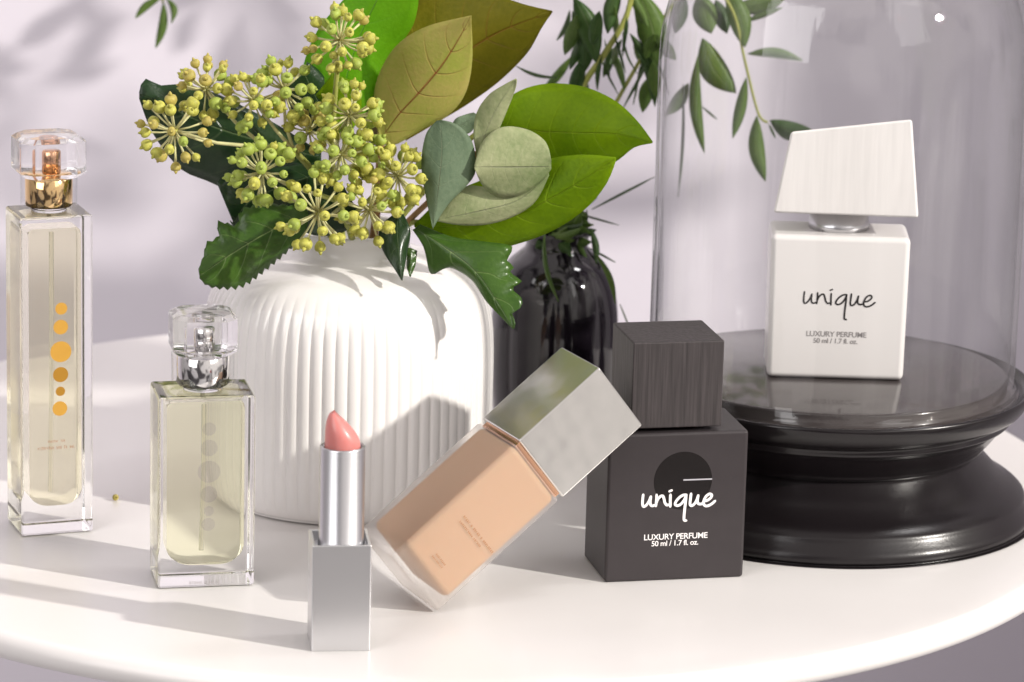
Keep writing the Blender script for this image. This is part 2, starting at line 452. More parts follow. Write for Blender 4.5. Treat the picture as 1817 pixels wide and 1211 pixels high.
# ------------------------------------------------------------------ writing helpers
UNI = [
    [(258, 258), (252, 330), (252, 405), (270, 440), (305, 425), (345, 370), (375, 290)], [(375, 290), (368, 360), (375, 415), (400, 435), (440, 425)],
    [(462, 268), (462, 350), (455, 440)], [(458, 400), (480, 340), (520, 295), (555, 290), (575, 330), (590, 390), (620, 430), (650, 425)],
    [(672, 275), (672, 360), (675, 455)], [(655, 222), (688, 208)],
    [(915, 285), (860, 290), (800, 330), (755, 390), (752, 430), (790, 445), (840, 420), (885, 360), (915, 290)],
    [(910, 285), (905, 400), (895, 520), (890, 620), (895, 670), (925, 680)],
    [(985, 270), (978, 350), (975, 430), (1000, 455), (1040, 430), (1075, 370), (1095, 300)], [(1095, 300), (1085, 370), (1095, 420), (1130, 435), (1170, 425)],
    [(1190, 390), (1240, 380), (1290, 340), (1300, 300), (1265, 285), (1215, 320), (1185, 380), (1180, 430), (1210, 465), (1260, 462), (1310, 435), (1355, 395)]]

def strokes_mesh(strokes, fmap, w, lift=0.00008):
    """flat ink ribbons; fmap maps drawing units to metres in the face plane (x right, z up)"""
    verts, faces = [], []
    for si, st in enumerate(strokes):
        pts = smoothprof(st, 5) if len(st) > 2 else [tuple(st[0]), tuple(st[1])]
        P2 = [Vector(fmap(*p)) for p in pts]
        base = len(verts); n = len(P2)
        yy = -lift - si * 0.000004
        for i, p in enumerate(P2):
            t = P2[min(i + 1, n - 1)] - P2[max(i - 1, 0)]
            if t.length < 1e-9: t = Vector((1, 0))
            t.normalize(); nr = Vector((-t.y, t.x)) * (w / 2 * (.85 if i in (0, n - 1) else 1))
            verts += [(p.x + nr.x, yy, p.y + nr.y), (p.x - nr.x, yy, p.y - nr.y)]
        for i in range(n - 1):
            faces.append((base + 2 * i, base + 2 * i + 1, base + 2 * i + 3, base + 2 * i + 2))
        for c, k0 in ((P2[0], 0), (P2[-1], 1)):
            b2 = len(verts)
            for k in range(10):
                a = 2 * math.pi * k / 10
                verts.append((c.x + math.cos(a) * w / 2 * .85, yy - .000002, c.y + math.sin(a) * w / 2 * .85))
            faces.append(tuple(range(b2, b2 + 10)))
    return pydata(verts, faces)

def text_mesh(body, size, x=0, z=0, lift=.00008, align='CENTER', space=1.0):
    cu = bpy.data.curves.new('t', 'FONT'); cu.body = body; cu.size = size; cu.align_x = align; cu.space_character = space
    cu.offset = size * .012
    o = bpy.data.objects.new('t', cu); COL.objects.link(o)
    dg = bpy.context.evaluated_depsgraph_get()
    me = bpy.data.meshes.new_from_object(o.evaluated_get(dg))
    COL.objects.unlink(o); bpy.data.objects.remove(o)
    for v in me.vertices: v.co = (v.co.x + x, -lift, v.co.y + z)
    return me

def disc_mesh(cx, cz, r, lift=.00005, n=48, notch=None):
    vs, fs = [(cx, -lift, cz)], []
    for k in range(n):
        a = 2 * math.pi * k / n
        vs.append((cx + r * math.cos(a), -lift, cz + r * math.sin(a)))
    for k in range(n): fs.append((0, 1 + k, 1 + (k + 1) % n))
    return pydata(vs, fs)

def smallprint(width, h, n, seed, lift=.00006):
    """a line of print too small to read: short upright dabs"""
    rnd = random.Random(seed); vs, fs = [], []
    x = 0.0
    step = width / n
    for i in range(n):
        if rnd.random() < .13: continue
        x0 = -width / 2 + i * step
        for kk in range(rnd.choice((1, 2, 2))):
            a = x0 + step * (.1 + .4 * kk); wv = step * .2
            hh = h * rnd.choice((1, 1, .8)); b = len(vs)
            vs += [(a, -lift, 0), (a + wv, -lift, 0), (a + wv, -lift, hh), (a, -lift, hh)]; fs.append((b, b + 1, b + 2, b + 3))
        zz = h * rnd.choice((0, .45, .85)); b = len(vs)
        vs += [(x0 + step * .1, -lift - .00001, zz), (x0 + step * .7, -lift - .00001, zz), (x0 + step * .7, -lift - .00001, zz + h * .15), (x0 + step * .1, -lift - .00001, zz + h * .15)]
        fs.append((b, b + 1, b + 2, b + 3))
    return pydata(vs, fs)

# ------------------------------------------------------------------ white perfume bottle (inside the jar)
WZ = .0443
wb = empty('perfume_bottle', (.0986, 1.1640, WZ), R(-1.0), label='matt white perfume bottle with slanted white wooden cap under the glass bell jar', cat='perfume bottle')
w, d, h = .0422, .0216, .0456
def tp(bm):
    for v in bm.verts:
        if v.co.z < .001: v.co.x *= .985
link('body', rbox(-w / 2, w / 2, 0, d, 0, h - .001, .0018, 4, tp), M['white_bottle'], wb, wn_mod=True)
link('collar', lathe([(.0001, h - .0012), (.0092, h - .0012), (.0093, h + .0002), (.0093, h + .0012), (.0090, h + .0014), (.0090, h + .0056), (.0001, h + .0056)], 48), M['brushed'], wb, (0, d * .62, 0))
# slanted cap: front outline from the photo, with real depth
SX = .0422 / 249.0
def wc(px, py): return ((px - 1496) * SX + .0003, (413 - py) * SX / .97 + h)
quad = [wc(1371, 380), wc(1630, 382), wc(1610, 208), wc(1396, 236)]
bm = bmesh.new()
f = [bm.verts.new((q[0], -.0008, q[1])) for q in quad]
bk = [bm.verts.new((q[0] + ox, d + .0008, q[1] + oz)) for q, ox, oz in zip(quad, (.0030, -.0012, -.0014, .0034), (0, 0, -.0078, -.0070))]
bm.faces.new(f); bm.faces.new(bk[::-1])
for k in range(4): bm.faces.new((f[k], bk[k], bk[(k + 1) % 4], f[(k + 1) % 4]))
bmesh.ops.bevel(bm, geom=list(bm.edges), offset=.0009, segments=3, profile=.5, affect='EDGES')
link('cap', bm_me(bm), M['white_wood'], wb, wn_mod=True)
K = 1 / 8.65 * SX
lab = link('lettering', strokes_mesh(UNI, lambda a, b: ((a / 8.65 + 1400 - 1491) * SX, (670 - (480 + b / 8.65)) * SX * 1.0), .00052), M['black_ink'], wb, smooth=False)
link('small_print', text_mesh('LUXURY PERFUME', .00235, x=(1490 - 1491) * SX, z=(670 - 591) * SX, space=.95), M['grey_ink'], wb, smooth=False)
link('small_print', text_mesh('50 ml / 1.7 fl. oz.', .00215, x=(1489 - 1491) * SX, z=(670 - 603) * SX, space=.95), M['grey_ink'], wb, smooth=False)

# ------------------------------------------------------------------ black perfume bottle
bb = empty('perfume_bottle', (.0489, 1.0971, 0), R(12.6), label='matt black perfume bottle with black wooden cube cap beside the pedestal stand', cat='perfume bottle')
w, d, h = .0416, .0262, .0445
link('body', rbox(-w / 2, w / 2, 0, d, 0, h, .0010, 4), M['black_bottle'], bb, wn_mod=True)
link('collar', lathe([(.0001, h - .0002), (.0085, h - .0002), (.0085, h + .0016), (.0001, h + .0016)], 40), M['black_lacquer'], bb, (-.0007, d / 2, 0))
cw = .0135
link('cap', rbox(-.0007 - cw, -.0007 + cw, .0010, .0262, h + .0012, h + .0268, .0005, 2), M['black_wood'], bb, wn_mod=True)
SB = .0416 / 249.0
def bm_(a, b): return ((a - 1200) * SB, (1037 - b) * SB)
cx, cz = bm_(1209.5, 857)
dm = disc_mesh(cx, cz, 52 * SB, .00005, 64)
link('emblem', dm, M['gloss_disc'], bb, smooth=False)
x0, z0 = bm_(1210, 855.8)
link('emblem_line', pydata([(x0, -.00009, z0 - .0002), (cx + 52 * SB, -.00009, z0 - .0002), (cx + 52 * SB, -.00009, z0 + .0002), (x0, -.00009, z0 + .0002)], [(0, 1, 2, 3)]), M['silver_print'], bb, smooth=False)
def bl(a, b):
    X = (a - 230) * 1160 / 1140 + 310; Y = (b - 255) * 1.02 + 165
    return bm_(1100 + X / 8.65, 860 + Y / 8.65)
link('lettering', strokes_mesh(UNI, bl, .00080, .00012), M['white_ink'], bb, smooth=False)
a, b = bm_(1200, 962)
link('small_print', text_mesh('LUXURY PERFUME', .00245, x=a, z=b, space=.95), M['white_ink'], bb, smooth=False)
a, b = bm_(1199, 973.5)
link('small_print', text_mesh('50 ml / 1.7 fl. oz.', .00225, x=a, z=b, space=.95), M['white_ink'], bb, smooth=False)

# ------------------------------------------------------------------ clear perfume bottles
def octa(r, z0, z1, bev, flat=1.0, cut=.36, chamf=.0012):
    # square crystal block with cut corners
    k = 1 - cut
    out = [(1, -k), (1, k), (k, 1), (-k, 1), (-1, k), (-1, -k), (-k, -1), (k, -1)]
    bm = bmesh.new()
    lay = [(r - chamf * 1.6, z0), (r, z0 + chamf * 1.3), (r, z1 - chamf), (r - chamf * 1.4, z1)]
    vs = [[bm.verts.new((a * rr, b * rr, z)) for a, b in out] for rr, z in lay]
    for j in range(3):
        for q in range(8): bm.faces.new((vs[j][q], vs[j][(q + 1) % 8], vs[j + 1][(q + 1) % 8], vs[j + 1][q]))
    bm.faces.new(vs[0][::-1]); bm.faces.new(vs[-1])
    bmesh.ops.bevel(bm, geom=list(bm.edges), offset=bev, segments=1, profile=.5, affect='EDGES')
    return bm_me(bm)

def cavity(x0, x1, y0, y1, z0, z1, rb, rc):
    """liquid filling: rounded bottom corners rb in the front plane, small edge radius rc"""
    bm = bmesh.new()
    out = []
    n = 8
    for k in range(n + 1):
        a = math.pi + math.pi / 2 * k / n
        out.append((x0 + rb + rb * math.cos(a), z0 + rb * .7 + rb * .7 * math.sin(a)))
    for k in range(n + 1):
        a = 1.5 * math.pi + math.pi / 2 * k / n
        out.append((x1 - rb + rb * math.cos(a), z0 + rb * .7 + rb * .7 * math.sin(a)))
    for k in range(n + 1):
        a = math.pi / 2 * k / n
        out.append((x1 - rc * 2 + rc * 2 * math.cos(a), z1 - rc * 2 + rc * 2 * math.sin(a)))
    for k in range(n + 1):
        a = math.pi / 2 + math.pi / 2 * k / n
        out.append((x0 + rc * 2 + rc * 2 * math.cos(a), z1 - rc * 2 + rc * 2 * math.sin(a)))
    f = [bm.verts.new((a, y0, b)) for a, b in out]; g = [bm.verts.new((a, y1, b)) for a, b in out]
    F1 = bm.faces.new(f); F2 = bm.faces.new(g[::-1]); N_ = len(f)
    for k in range(N_): bm.faces.new((f[k], g[k], g[(k + 1) % N_], f[(k + 1) % N_]))
    es = list(F1.edges) + list(F2.edges)
    bmesh.ops.bevel(bm, geom=es, offset=rc, segments=3, profile=.5, affect='EDGES')
    return bm_me(bm)

def clear_bottle(loc, rz, label, w, d, h, lw, lz0, lz1, rb, metal, pump, liquid, cap_r, col_r, off=0.0):
    t = empty('perfume_bottle', loc, rz, label, 'perfume bottle')
    link('glass_body', rbox(-w / 2, w / 2, 0, d, 0.0002, h, .0009, 3), M['glass'], t, wn_mod=True)
    lq = link('liquid', cavity(-lw / 2, lw / 2, d * .17, d * .83, lz0, lz1, rb, .0009), liquid, t, wn_mod=True)
    c = (off, d / 2, 0)
    v, f = tube_data([(0, 0, lz1 - .002), (0, 0, (lz0 + lz1) / 2), (-.0006, 0, lz0 + .003)], .0007, 10)
    link('dip_tube', pydata(v, f), M['tubing'], t, c)
    link('neck', lathe([(.0001, h + .0001), (col_r * .75, h + .0001), (col_r * .75, h + .0018), (.0001, h + .0018)], 32), M['glass'], t, c)
    z = h + .0016
    col = link('collar', lathe([(.0001, z), (col_r - .0003, z), (col_r, z + .0004), (col_r, z + .0084), (col_r - .0004, z + .0088), (col_r * .86, z + .0088), (col_r * .86, z + .0101),
                          (col_r * .80, z + .0104), (.0001, z + .0104)], 64), metal, t, c)
    link('pump', lathe([(.0001, z + .0105), (col_r * .40, z + .0105), (col_r * .40, z + .0165), (col_r * .36, z + .0170), (.0001, z + .0170)], 40), pump, col, (0, 0, 0))
    cp = link('stopper', octa(cap_r, z + .0090, z + .0212, .00025), M['cap_glass'], t, c, wn_mod=True)
    link('skirt', lathe([(col_r + .0013, z + .0002), (col_r + .0014, z + .0089)], 64), M['jar'], cp, (0, 0, 0))
    return t

tb = clear_bottle((-.1340, 1.1269, 0), R(20.5), 'tall narrow clear glass perfume bottle with gold collar and gold dots down its front', .0219, .0190, .0970, .0158, .0085, .0930, .0060,
                  M['gold'], M['rose_gold'], M['liquid_g'], .0098, .0070)
ST = .0219 / 127.0
dots = [(108, 540, 11.5, 'gold_print'), (107, 573, 14, 'gold_print'), (107, 617, 20, 'gold_print'), (106.5, 658, 14.5, 'dgold_print'), (106, 688, 9, 'dgold_print'), (105, 719, 14, 'gold_print')]
for (a, b, r, mk) in dots:
    link('dot', disc_mesh((a - 100.5) * ST, (948 - b) * ST * .985, r * .92 * ST, .00006 + .00002 * (r < 15)), M[mk], tb, smooth=False)
pr = link('small_print', smallprint(34 * ST, .0007, 12, 3), M['brown_ink'], tb, (0, 0, (948 - 782) * ST), smooth=False)
pr = link('small_print', smallprint(66 * ST, .0009, 20, 4), M['brown_ink'], tb, (-.0003, 0, (948 - 794) * ST), smooth=False)

sb = clear_bottle((-.0858, 1.0785, 0), R(12.0), 'short clear glass perfume bottle with silver collar and pale yellow liquid', .0278, .0200, .0565, .0222, .0062, .0545, .0075,
                  M['steel'], M['steel'], M['liquid'], .0092, .0076)
SS = .0278 / 172.0
for (a, b, r) in [(371, 745, 12), (371, 780, 15), (371, 824, 20), (371, 866, 15), (371, 897, 9), (370, 922, 12)]:
    link('dot', disc_mesh((a - 367) * SS, (1041 - b) * SS * .985, r * SS, .00006), M['silver_ghost'], sb, smooth=False)
link('small_print', smallprint(60 * SS, .0009, 14, 9), M['grey_ink'], sb, (0, 0, .0012), smooth=False)

# ------------------------------------------------------------------ lipstick
lp = empty('lipstick', (-.0446, 1.0246, 0), R(7.0), 'open coral pink lipstick in a silver tube standing in its square base', 'lipstick')
w, d, h = .0162, .0160, .0301
bm = bmesh.new()
def ring_sq(q, z): return [bm.verts.new((sx * (w / 2 - q), d / 2 + sy * (d / 2 - q), z)) for sx, sy in ((-1, -1), (1, -1), (1, 1), (-1, 1))]
rs = [ring_sq(.0002, .0), ring_sq(0, .0002), ring_sq(0, h - .0002), ring_sq(.0002, h), ring_sq(.0008, h), ring_sq(.0009, h - .0002), ring_sq(.0009, h - .0030)]
for j in range(len(rs) - 1):
    for k in range(4): bm.faces.new((rs[j][k], rs[j][(k + 1) % 4], rs[j + 1][(k + 1) % 4], rs[j + 1][k]))
bm.faces.new(rs[-1]); bm.faces.new(rs[0][::-1])
vert_e = [e for e in bm.edges if abs(e.verts[0].co.z - e.verts[1].co.z) > .01]
bmesh.ops.bevel(bm, geom=vert_e, offset=.0004, segments=2, profile=.5, affect='EDGES')
link('base', bm_me(bm), M['alu_box'], lp, smooth=False)
tz = h - .0029
tc_ = (.0003, d / 2, tz)
link('tube', lathe([(.0001, 0), (.0064, 0), (.0064, .0018), (.0062, .0021), (.0062, .0286), (.0060, .0290), (.0056, .0290), (.0055, .0286), (.0055, .0262), (.0001, .0262)], 72), M['brushed'], lp, tc_)
# bullet with slanted tip
n = 48; vs = []; fs = []
lay = 15
for j in range(lay):
    t = j / (lay - 1)
    for k in range(n):
        a = 2 * math.pi * k / n
        cx_, cy_ = math.cos(a), math.sin(a)
        rr = .00495 * (1 - .04 * t)
        top = .0125 - .0062 * (cx_ * .5 + .5) ** 1.1
        z = t * top
        s = 1.0
        if t > .45:
            q = (t - .45) / .55
            s = math.sqrt(max(0, 1 - q ** 2.3))
        X = rr * cx_ * s + (-.0023) * (1 - s) ; Y = rr * cy_ * s
        if t > .45: z = .45 * top + (z - .45 * top) + (1 - s) * (.0125 - top) * .95
        vs.append((X, Y, z + .0265))
for j in range(lay - 1):
    for k in range(n): fs.append((j * n + k, j * n + (k + 1) % n, (j + 1) * n + (k + 1) % n, (j + 1) * n + k))
fs.append(tuple((lay - 1) * n + k for k in range(n)))
link('bullet', pydata(vs, fs), M['lip'], lp, tc_)

# ------------------------------------------------------------------ leaning foundation bottle
qx, qy, phi, th, W_, D_, Lb, Lc = -.019, 1.0601, .4286, .6647, .0231, .0258, .0472, .0312
nh = Vector((math.cos(phi), math.sin(phi), 0)); dp = Vector((-math.sin(phi), math.cos(phi), 0)); zz = Vector((0, 0, 1))
ax = nh * math.cos(th) + zz * math.sin(th); cc = nh * math.sin(th) - zz * math.cos(th)
fb = empty('foundation_bottle', label='frosted glass bottle of peach foundation with silver cap leaning on the black perfume bottle', cat='cosmetic bottle')
mm = Matrix.Identity(4)
for i in range(3):
    mm[i][0] = dp[i]; mm[i][1] = -cc[i]; mm[i][2] = ax[i]
mm.translation = Vector((qx, qy, .0003))
fb.matrix_world = mm
link('glass_body', rbox(0, D_, 0, W_, 0, Lb, .0012, 4), M['frost'], fb, wn_mod=True)
link('liquid', rbox(.0004, D_ - .0016, .0007, W_ - .0005, .0042, Lb - .0004, .0022, 5), M['foundation'], fb, wn_mod=True)
link('neck', rbox(.0012, D_ - .0012, .0012, W_ - .0012, Lb - .0005, Lb + .0016, .0003, 2), M['rose_gold'], fb, wn_mod=True)
link('cap', rbox(0, D_, 0, W_, Lb + .0012, Lb + .0012 + Lc, .0006, 3), M['cap_metal'], fb, wn_mod=True)
def on_front(me, zc, yc):
    # print drawn in (x right, z up) -> on the x=0 face, reading across the bottle (from +Y edge to y=0 edge)
    for v in me.vertices:
        X, Y, Z = v.co
        v.co = (Y, yc - X, zc + Z)
    return me
link('small_print', on_front(smallprint(.0150, .0007, 24, 21), .0225, W_ * .42), M['brown_ink'], fb, smooth=False)
link('small_print', on_front(smallprint(.0105, .0006, 18, 22), .0208, W_ * .50), M['brown_ink'], fb, smooth=False)
link('small_print', on_front(smallprint(.0052, .0005, 10, 23), .0098, W_ * .50), M['brown_ink'], fb, smooth=False)
link('small_print', on_front(smallprint(.0052, .0005, 10, 24), .0086, W_ * .52), M['brown_ink'], fb, smooth=False)

# ------------------------------------------------------------------ white ribbed vase
VX, VY = -.0505, 1.182
NR = 74
vp = smoothprof([(.0001, .0004), (.036, .0004), (.0405, .0012), (.0430, .0036), (.0444, .0090), (.0450, .0180), (.0450, .0300), (.0450, .0440), (.0447, .0520), (.0439, .0585), (.0423, .0640),
                 (.0398, .0680), (.0362, .0712), (.0315, .0735), (.0262, .0750), (.0216, .0760), (.0192, .0772), (.0184, .0792), (.0184, .0815), (.0190, .0834),
                 (.0188, .0843), (.0178, .0840), (.0172, .0815), (.0170, .0780), (.0180, .074), (.03, .070), (.04, .06), (.042, .04), (.040, .010), (.0001, .006)], 4)
def ribs(a, r, z):
    k = min(1, max(0, (z - .002) / .006)) * min(1, max(0, (.071 - z) / .012))
    if r < .036 or z < .002: k = 0
    s = abs(math.sin(a * NR / 2))
    return 1 - .014 * k * (1 - s ** .6)
wv = empty('white_vase', (VX, VY, 0), label='squat white ceramic vase with fine vertical ribs holding the ivy', cat='vase')
link('body', lathe(vp, NR * 10, ribs), M['ceramic'], wv)

# ------------------------------------------------------------------ black vase
BX, BY = .0138, 1.252
bvp = smoothprof([(.0001, .0003), (.0150, .0003), (.0172, .0015), (.0195, .008), (.0208, .018), (.0213, .028), (.0212, .038), (.0205, .046), (.0188, .053), (.0160, .0585), (.0125, .0618), (.0104, .0638),
                  (.0100, .066), (.0110, .069), (.0104, .0695), (.0090, .067), (.0088, .060), (.014, .052), (.018, .036), (.016, .008), (.0001, .006)], 4)
def lobes(a, r, z):
    k = min(1, max(0, (z - .004) / .012)) * min(1, max(0, (.060 - z) / .02))
    return 1 - .04 * k * (1 - abs(math.sin(a * 4)) ** .7)
bv = empty('black_vase', (BX, BY, 0), label='glossy black fluted vase behind the white vase', cat='vase')
link('body', lathe(bvp, 160, lobes), M['black_ceramic'], bv)

# ------------------------------------------------------------------ leaves
def resample(pts, n):
    pts = smoothprof([tuple(map(float, p)) for p in pts], 6) if len(pts) > 2 else pts
    L_ = [0.0]
    for i in range(1, len(pts)):
        L_.append(L_[-1] + math.dist(pts[i][:2], pts[i - 1][:2]))
    out = []; j = 0
    for k in range(n):
        s = L_[-1] * k / (n - 1)
        while j < len(pts) - 2 and L_[j + 1] < s: j += 1
        d_ = max(L_[j + 1] - L_[j], 1e-9); t = min(1, max(0, (s - L_[j]) / d_))
        out.append(tuple(pts[j][q] + (pts[j + 1][q] - pts[j][q]) * t for q in range(2)))
    return out

def leaf(parent, mat, left, mid, right, y0, y1, fold=.003, curl=.0, n=26, m=5, wav=.0006, serr=0, seed=0, name='leaf', thick=.00025):
    """a leaf traced as left edge, midrib and right edge, from base to tip; it lies between depths y0 and y1,
    its halves fold back by 'fold' metres and it bows by 'curl' metres"""
    rnd = random.Random(seed * 31 + int(mid[0][0]))
    ph = rnd.random() * 6
    Lf, Md, Rt = resample(left, n), resample(mid, n), resample(right, n)
    vs, fs, uvs = [], [], []
    cols = 2 * m + 1
    for i in range(n):
        t = i / (n - 1)
        for j in range(cols):
            s = (j - m) / m
            E_ = Lf[i] if s < 0 else Rt[i]
            a = abs(s)
            px = Md[i][0] + (E_[0] - Md[i][0]) * a; py = Md[i][1] + (E_[1] - Md[i][1]) * a
            if serr and a > .8 and 0 < i < n - 1:
                k = 1 + serr * ((i % 2) - .5) * (a - .8) / .2
                px = Md[i][0] + (px - Md[i][0]) * k; py = Md[i][1] + (py - Md[i][1]) * k
            wd = math.sin(math.pi * min(1, max(0, t)))
            Y = y0 + (y1 - y0) * t + fold * (a ** 1.4) * wd - curl * math.sin(math.pi * t) + wav * math.sin(t * 9 + ph + s * 2) * a
            vs.append(at(px, py, Y)); uvs.append((t, s * .5 + .5))
    for i in range(n - 1):
        for j in range(cols - 1):
            fs.append((i * cols + j, i * cols + j + 1, (i + 1) * cols + j + 1, (i + 1) * cols + j))
    me = pydata(vs, fs)
    ul = me.uv_layers.new(name='uv')
    for lp_ in me.loops: ul.data[lp_.index].uv = uvs[lp_.vertex_index]
    o = link(name, me, mat, parent)
    sm = o.modifiers.new('s', 'SOLIDIFY'); sm.thickness = thick; sm.offset = 0
    return o

def blade(parent, mat, p0, p1, w, bend, y0, y1, fold=.001, seed=0, a=1.0):
    """simple pointed leaf between two pixels, half-width w, sideways bend"""
    dx, dy = p1[0] - p0[0], p1[1] - p0[1]; L_ = math.hypot(dx, dy); nx, ny = -dy / L_, dx / L_
    mid, lf, rt = [], [], []
    for k in range(9):
        t = k / 8; b = bend * math.sin(math.pi * t)
        x_, y_ = p0[0] + dx * t + nx * b, p0[1] + dy * t + ny * b
        ww = w * math.sin(math.pi * t ** a) ** .8 if 0 < t < 1 else .3
        mid.append((x_, y_)); lf.append((x_ + nx * ww, y_ + ny * ww)); rt.append((x_ - nx * ww, y_ - ny * ww))
    return leaf(parent, mat, lf, mid, rt, y0, y1, fold, 0, 14, 2, .0003, seed=seed, thick=.0002)

def stem(parent, mat, pts, rads, name='stem', n=8):
    """pts: (px, py, Y)"""
    q = smoothprof([tuple(map(float, p)) for p in pts], 5) if len(pts) > 2 else pts
    P3 = [at(*p) for p in q]
    if isinstance(rads, (int, float)): rr = [rads] * len(P3)
    else: rr = [rads[0] + (rads[1] - rads[0]) * i / (len(P3) - 1) for i in range(len(P3))]
    v, f = tube_data(P3, rr, n)
    return link(name, pydata(v, f), mat, parent)

# berry master mesh: small sphere with a nub
def berry_mesh(r):
    bm = bmesh.new()
    bmesh.ops.create_uvsphere(bm, u_segments=14, v_segments=10, radius=r)
    for v in bm.verts:
        z = v.co.z / r
        if z > .55: v.co.z = r * (.55 + (z - .55) * .45)          # flattened crown
        if z < -.5: v.co.x *= .93; v.co.y *= .93; v.co.z *= 1.12   # tapers to the stalk
    bmesh.ops.create_cone(bm, cap_ends=True, segments=7, radius1=r * .42, radius2=r * .12, depth=r * .6, matrix=Matrix.Translation((0, 0, r * .98)))
    return bm_me(bm)
BM = {}
for k in ('berry_y', 'berry_g', 'berry_o'):
    me = berry_mesh(.00175); me.materials.append(M[k])
    for p in me.polygons: p.use_smooth = True
    BM[k] = me

def umbel(parent, px, py, rpx, n, Y, junc, mix, seed, stalk=True):
    """one globe of berries on rays; its stalk runs to junc (px,py,Y)"""
    rnd = random.Random(seed)
    c = at(px, py, Y); sc_ = (at(px + 1, py, Y) - c).length; rad = rpx * sc_
    jp_ = at(*junc)
    outd = (c - jp_); outd = outd.normalized() * .55 + Vector((0.1, -.85, .1)); outd.normalize()
    verts, faces = [], []
    tips = []
    for i in range(n):
        u = (i + .5) / n
        cz_ = 1 - 1.55 * u                       # from the front round past the equator
        a = i * 2.39996 + rnd.random() * .5
        rr = math.sqrt(max(0, 1 - cz_ * cz_))
        q = Vector((rr * math.cos(a), rr * math.sin(a), cz_))
        q = outd.to_track_quat('Z', 'Y') @ q
        q += Vector((rnd.uniform(-.1, .1) for _ in range(3)))
        tips.append((q.normalized(), rad * rnd.uniform(.80, 1.04)))
    for q, L_ in tips:
        midp = c + q * L_ * .5 + Vector((0, 0, -.0003))
        tube_data([c, midp, c + q * L_], [.00040, .00028, .00040], 6, verts, faces)
    if stalk:
        mp = (c + jp_) * .5 + Vector((rnd.uniform(-.001, .001), 0, -.0012))
        tube_data([jp_, mp, c], [.00062, .0005, .00048], 8, verts, faces)
    cl = link('berry_cluster', pydata(verts, faces), M['stalk'], parent)
    # knobbly heart of the umbel
    for q, L_ in tips:
        k = rnd.choices(('berry_y', 'berry_g', 'berry_o'), mix)[0]
        o = bpy.data.objects.new('berry', BM[k])
        s = rnd.uniform(.72, 1.18)
        sx_ = s * rnd.uniform(.85, 1.1)
        o.matrix_local = Matrix.Translation(c + q * (L_ + .0010)) @ q.to_track_quat('Z', 'Y').to_matrix().to_4x4() @ Matrix.Diagonal((sx_, s, s, 1))
        COL.objects.link(o); o.parent = cl
    bm = bmesh.new(); bmesh.ops.create_icosphere(bm, subdivisions=2, radius=.0011, matrix=Matrix.Translation(c))
    hc = link('hub', bm_me(bm), M['berry_y'], cl)
    return cl

NECK = (622, 430, 1.180)
INV = (618, 520, 1.182)
# --- ivy stem A: the left spray
ia = empty('ivy_stem', (VX, VY, .08), label='flowering ivy stem reaching left from the white vase with ochre berry clusters', cat='ivy stem')
ib = empty('ivy_stem', (VX, VY, .08), label='flowering ivy stem hanging over the front rim of the white vase with open star clusters', cat='ivy stem')
ic = empty('ivy_stem', (VX, VY, .08), label='upright flowering ivy stem rising highest above the white vase', cat='ivy stem')
def keep(o):
    """children are built in world space; undo the parent's offset"""
    for c in o.children:
        c.location = c.location - o.location
JA = (520, 266, 1.150)
stem(ia, M['stem'], [(590, 480, 1.182), (586, 400, 1.176), (565, 320, 1.160), JA], (.0013, .0010))
umbel(ia, 310, 232, 58, 25, 1.137, (470, 262, 1.150), (.35, .05, .6), 1)
umbel(ia, 366, 158, 46, 25, 1.150, (470, 262, 1.150), (.5, .1, .4), 2)
umbel(ia, 450, 178, 46, 25, 1.146, JA, (.6, .3, .1), 3)
umbel(ia, 503, 158, 52, 27, 1.150, JA, (.6, .4, 0), 4)
umbel(ia, 548, 232, 34, 15, 1.152, JA, (.3, .1, .6), 5)
stem(ia, M['stem'], [JA, (495, 262, 1.150), (470, 262, 1.150)], (.0009, .0008))
leaf(ia, M['l_dark'], [(570, 270), (480, 215), (380, 165), (320, 150), (285, 152), (256, 140), (247, 165)], [(570, 280), (480, 255), (380, 225), (300, 190), (247, 167)],
     [(570, 300), (500, 330), (430, 345), (370, 322), (318, 298), (270, 235), (247, 175)], 1.172, 1.166, .004, seed=1)
leaf(ia, M['l_dark'], [(560, 290), (470, 290), (410, 300), (385, 325)], [(560, 310), (500, 330), (440, 360), (415, 398)], [(575, 330), (540, 380), (480, 415), (430, 420), (408, 392)], 1.165, 1.158, .004, seed=2)
leaf(ia, M['l_ivy'], [(545, 370), (480, 362), (430, 372), (420, 400), (395, 394), (384, 398), (388, 420), (366, 432), (362, 452), (352, 478)],
     [(548, 388), (490, 405), (420, 445), (354, 490)],
     [(542, 415), (515, 442), (470, 480), (430, 508), (395, 512), (368, 507), (354, 494)], 1.146, 1.136, .003, seed=3, serr=.12, n=34)
# --- ivy stem B: front
JB = (615, 395, 1.156)
stem(ib, M['stem'], [(625, 480, 1.180), (626, 430, 1.166), JB], (.0013, .0009))
umbel(ib, 465, 305, 54, 31, 1.135, (560, 345, 1.150), (.35, .65, 0), 11)
umbel(ib, 564, 378, 64, 27, 1.128, (600, 372, 1.150), (.8, .2, 0), 12)
umbel(ib, 655, 372, 52, 25, 1.136, JB, (.75, .15, .1), 13)
umbel(ib, 706, 312, 50, 25, 1.142, (660, 350, 1.152), (.7, .3, 0), 14)
stem(ib, M['stem'], [JB, (600, 360, 1.152), (560, 345, 1.150)], (.0008, .0007))
stem(ib, M['stem'], [JB, (640, 370, 1.154), (660, 350, 1.152)], (.0008, .0007))
leaf(ib, M['l_dark'], [(700, 380), (676, 400), (673, 425), (682, 450), (700, 478), (712, 497)], [(706, 375), (706, 420), (713, 498)], [(715, 378), (728, 410), (722, 450), (714, 498)], 1.150, 1.140, .002, seed=4)
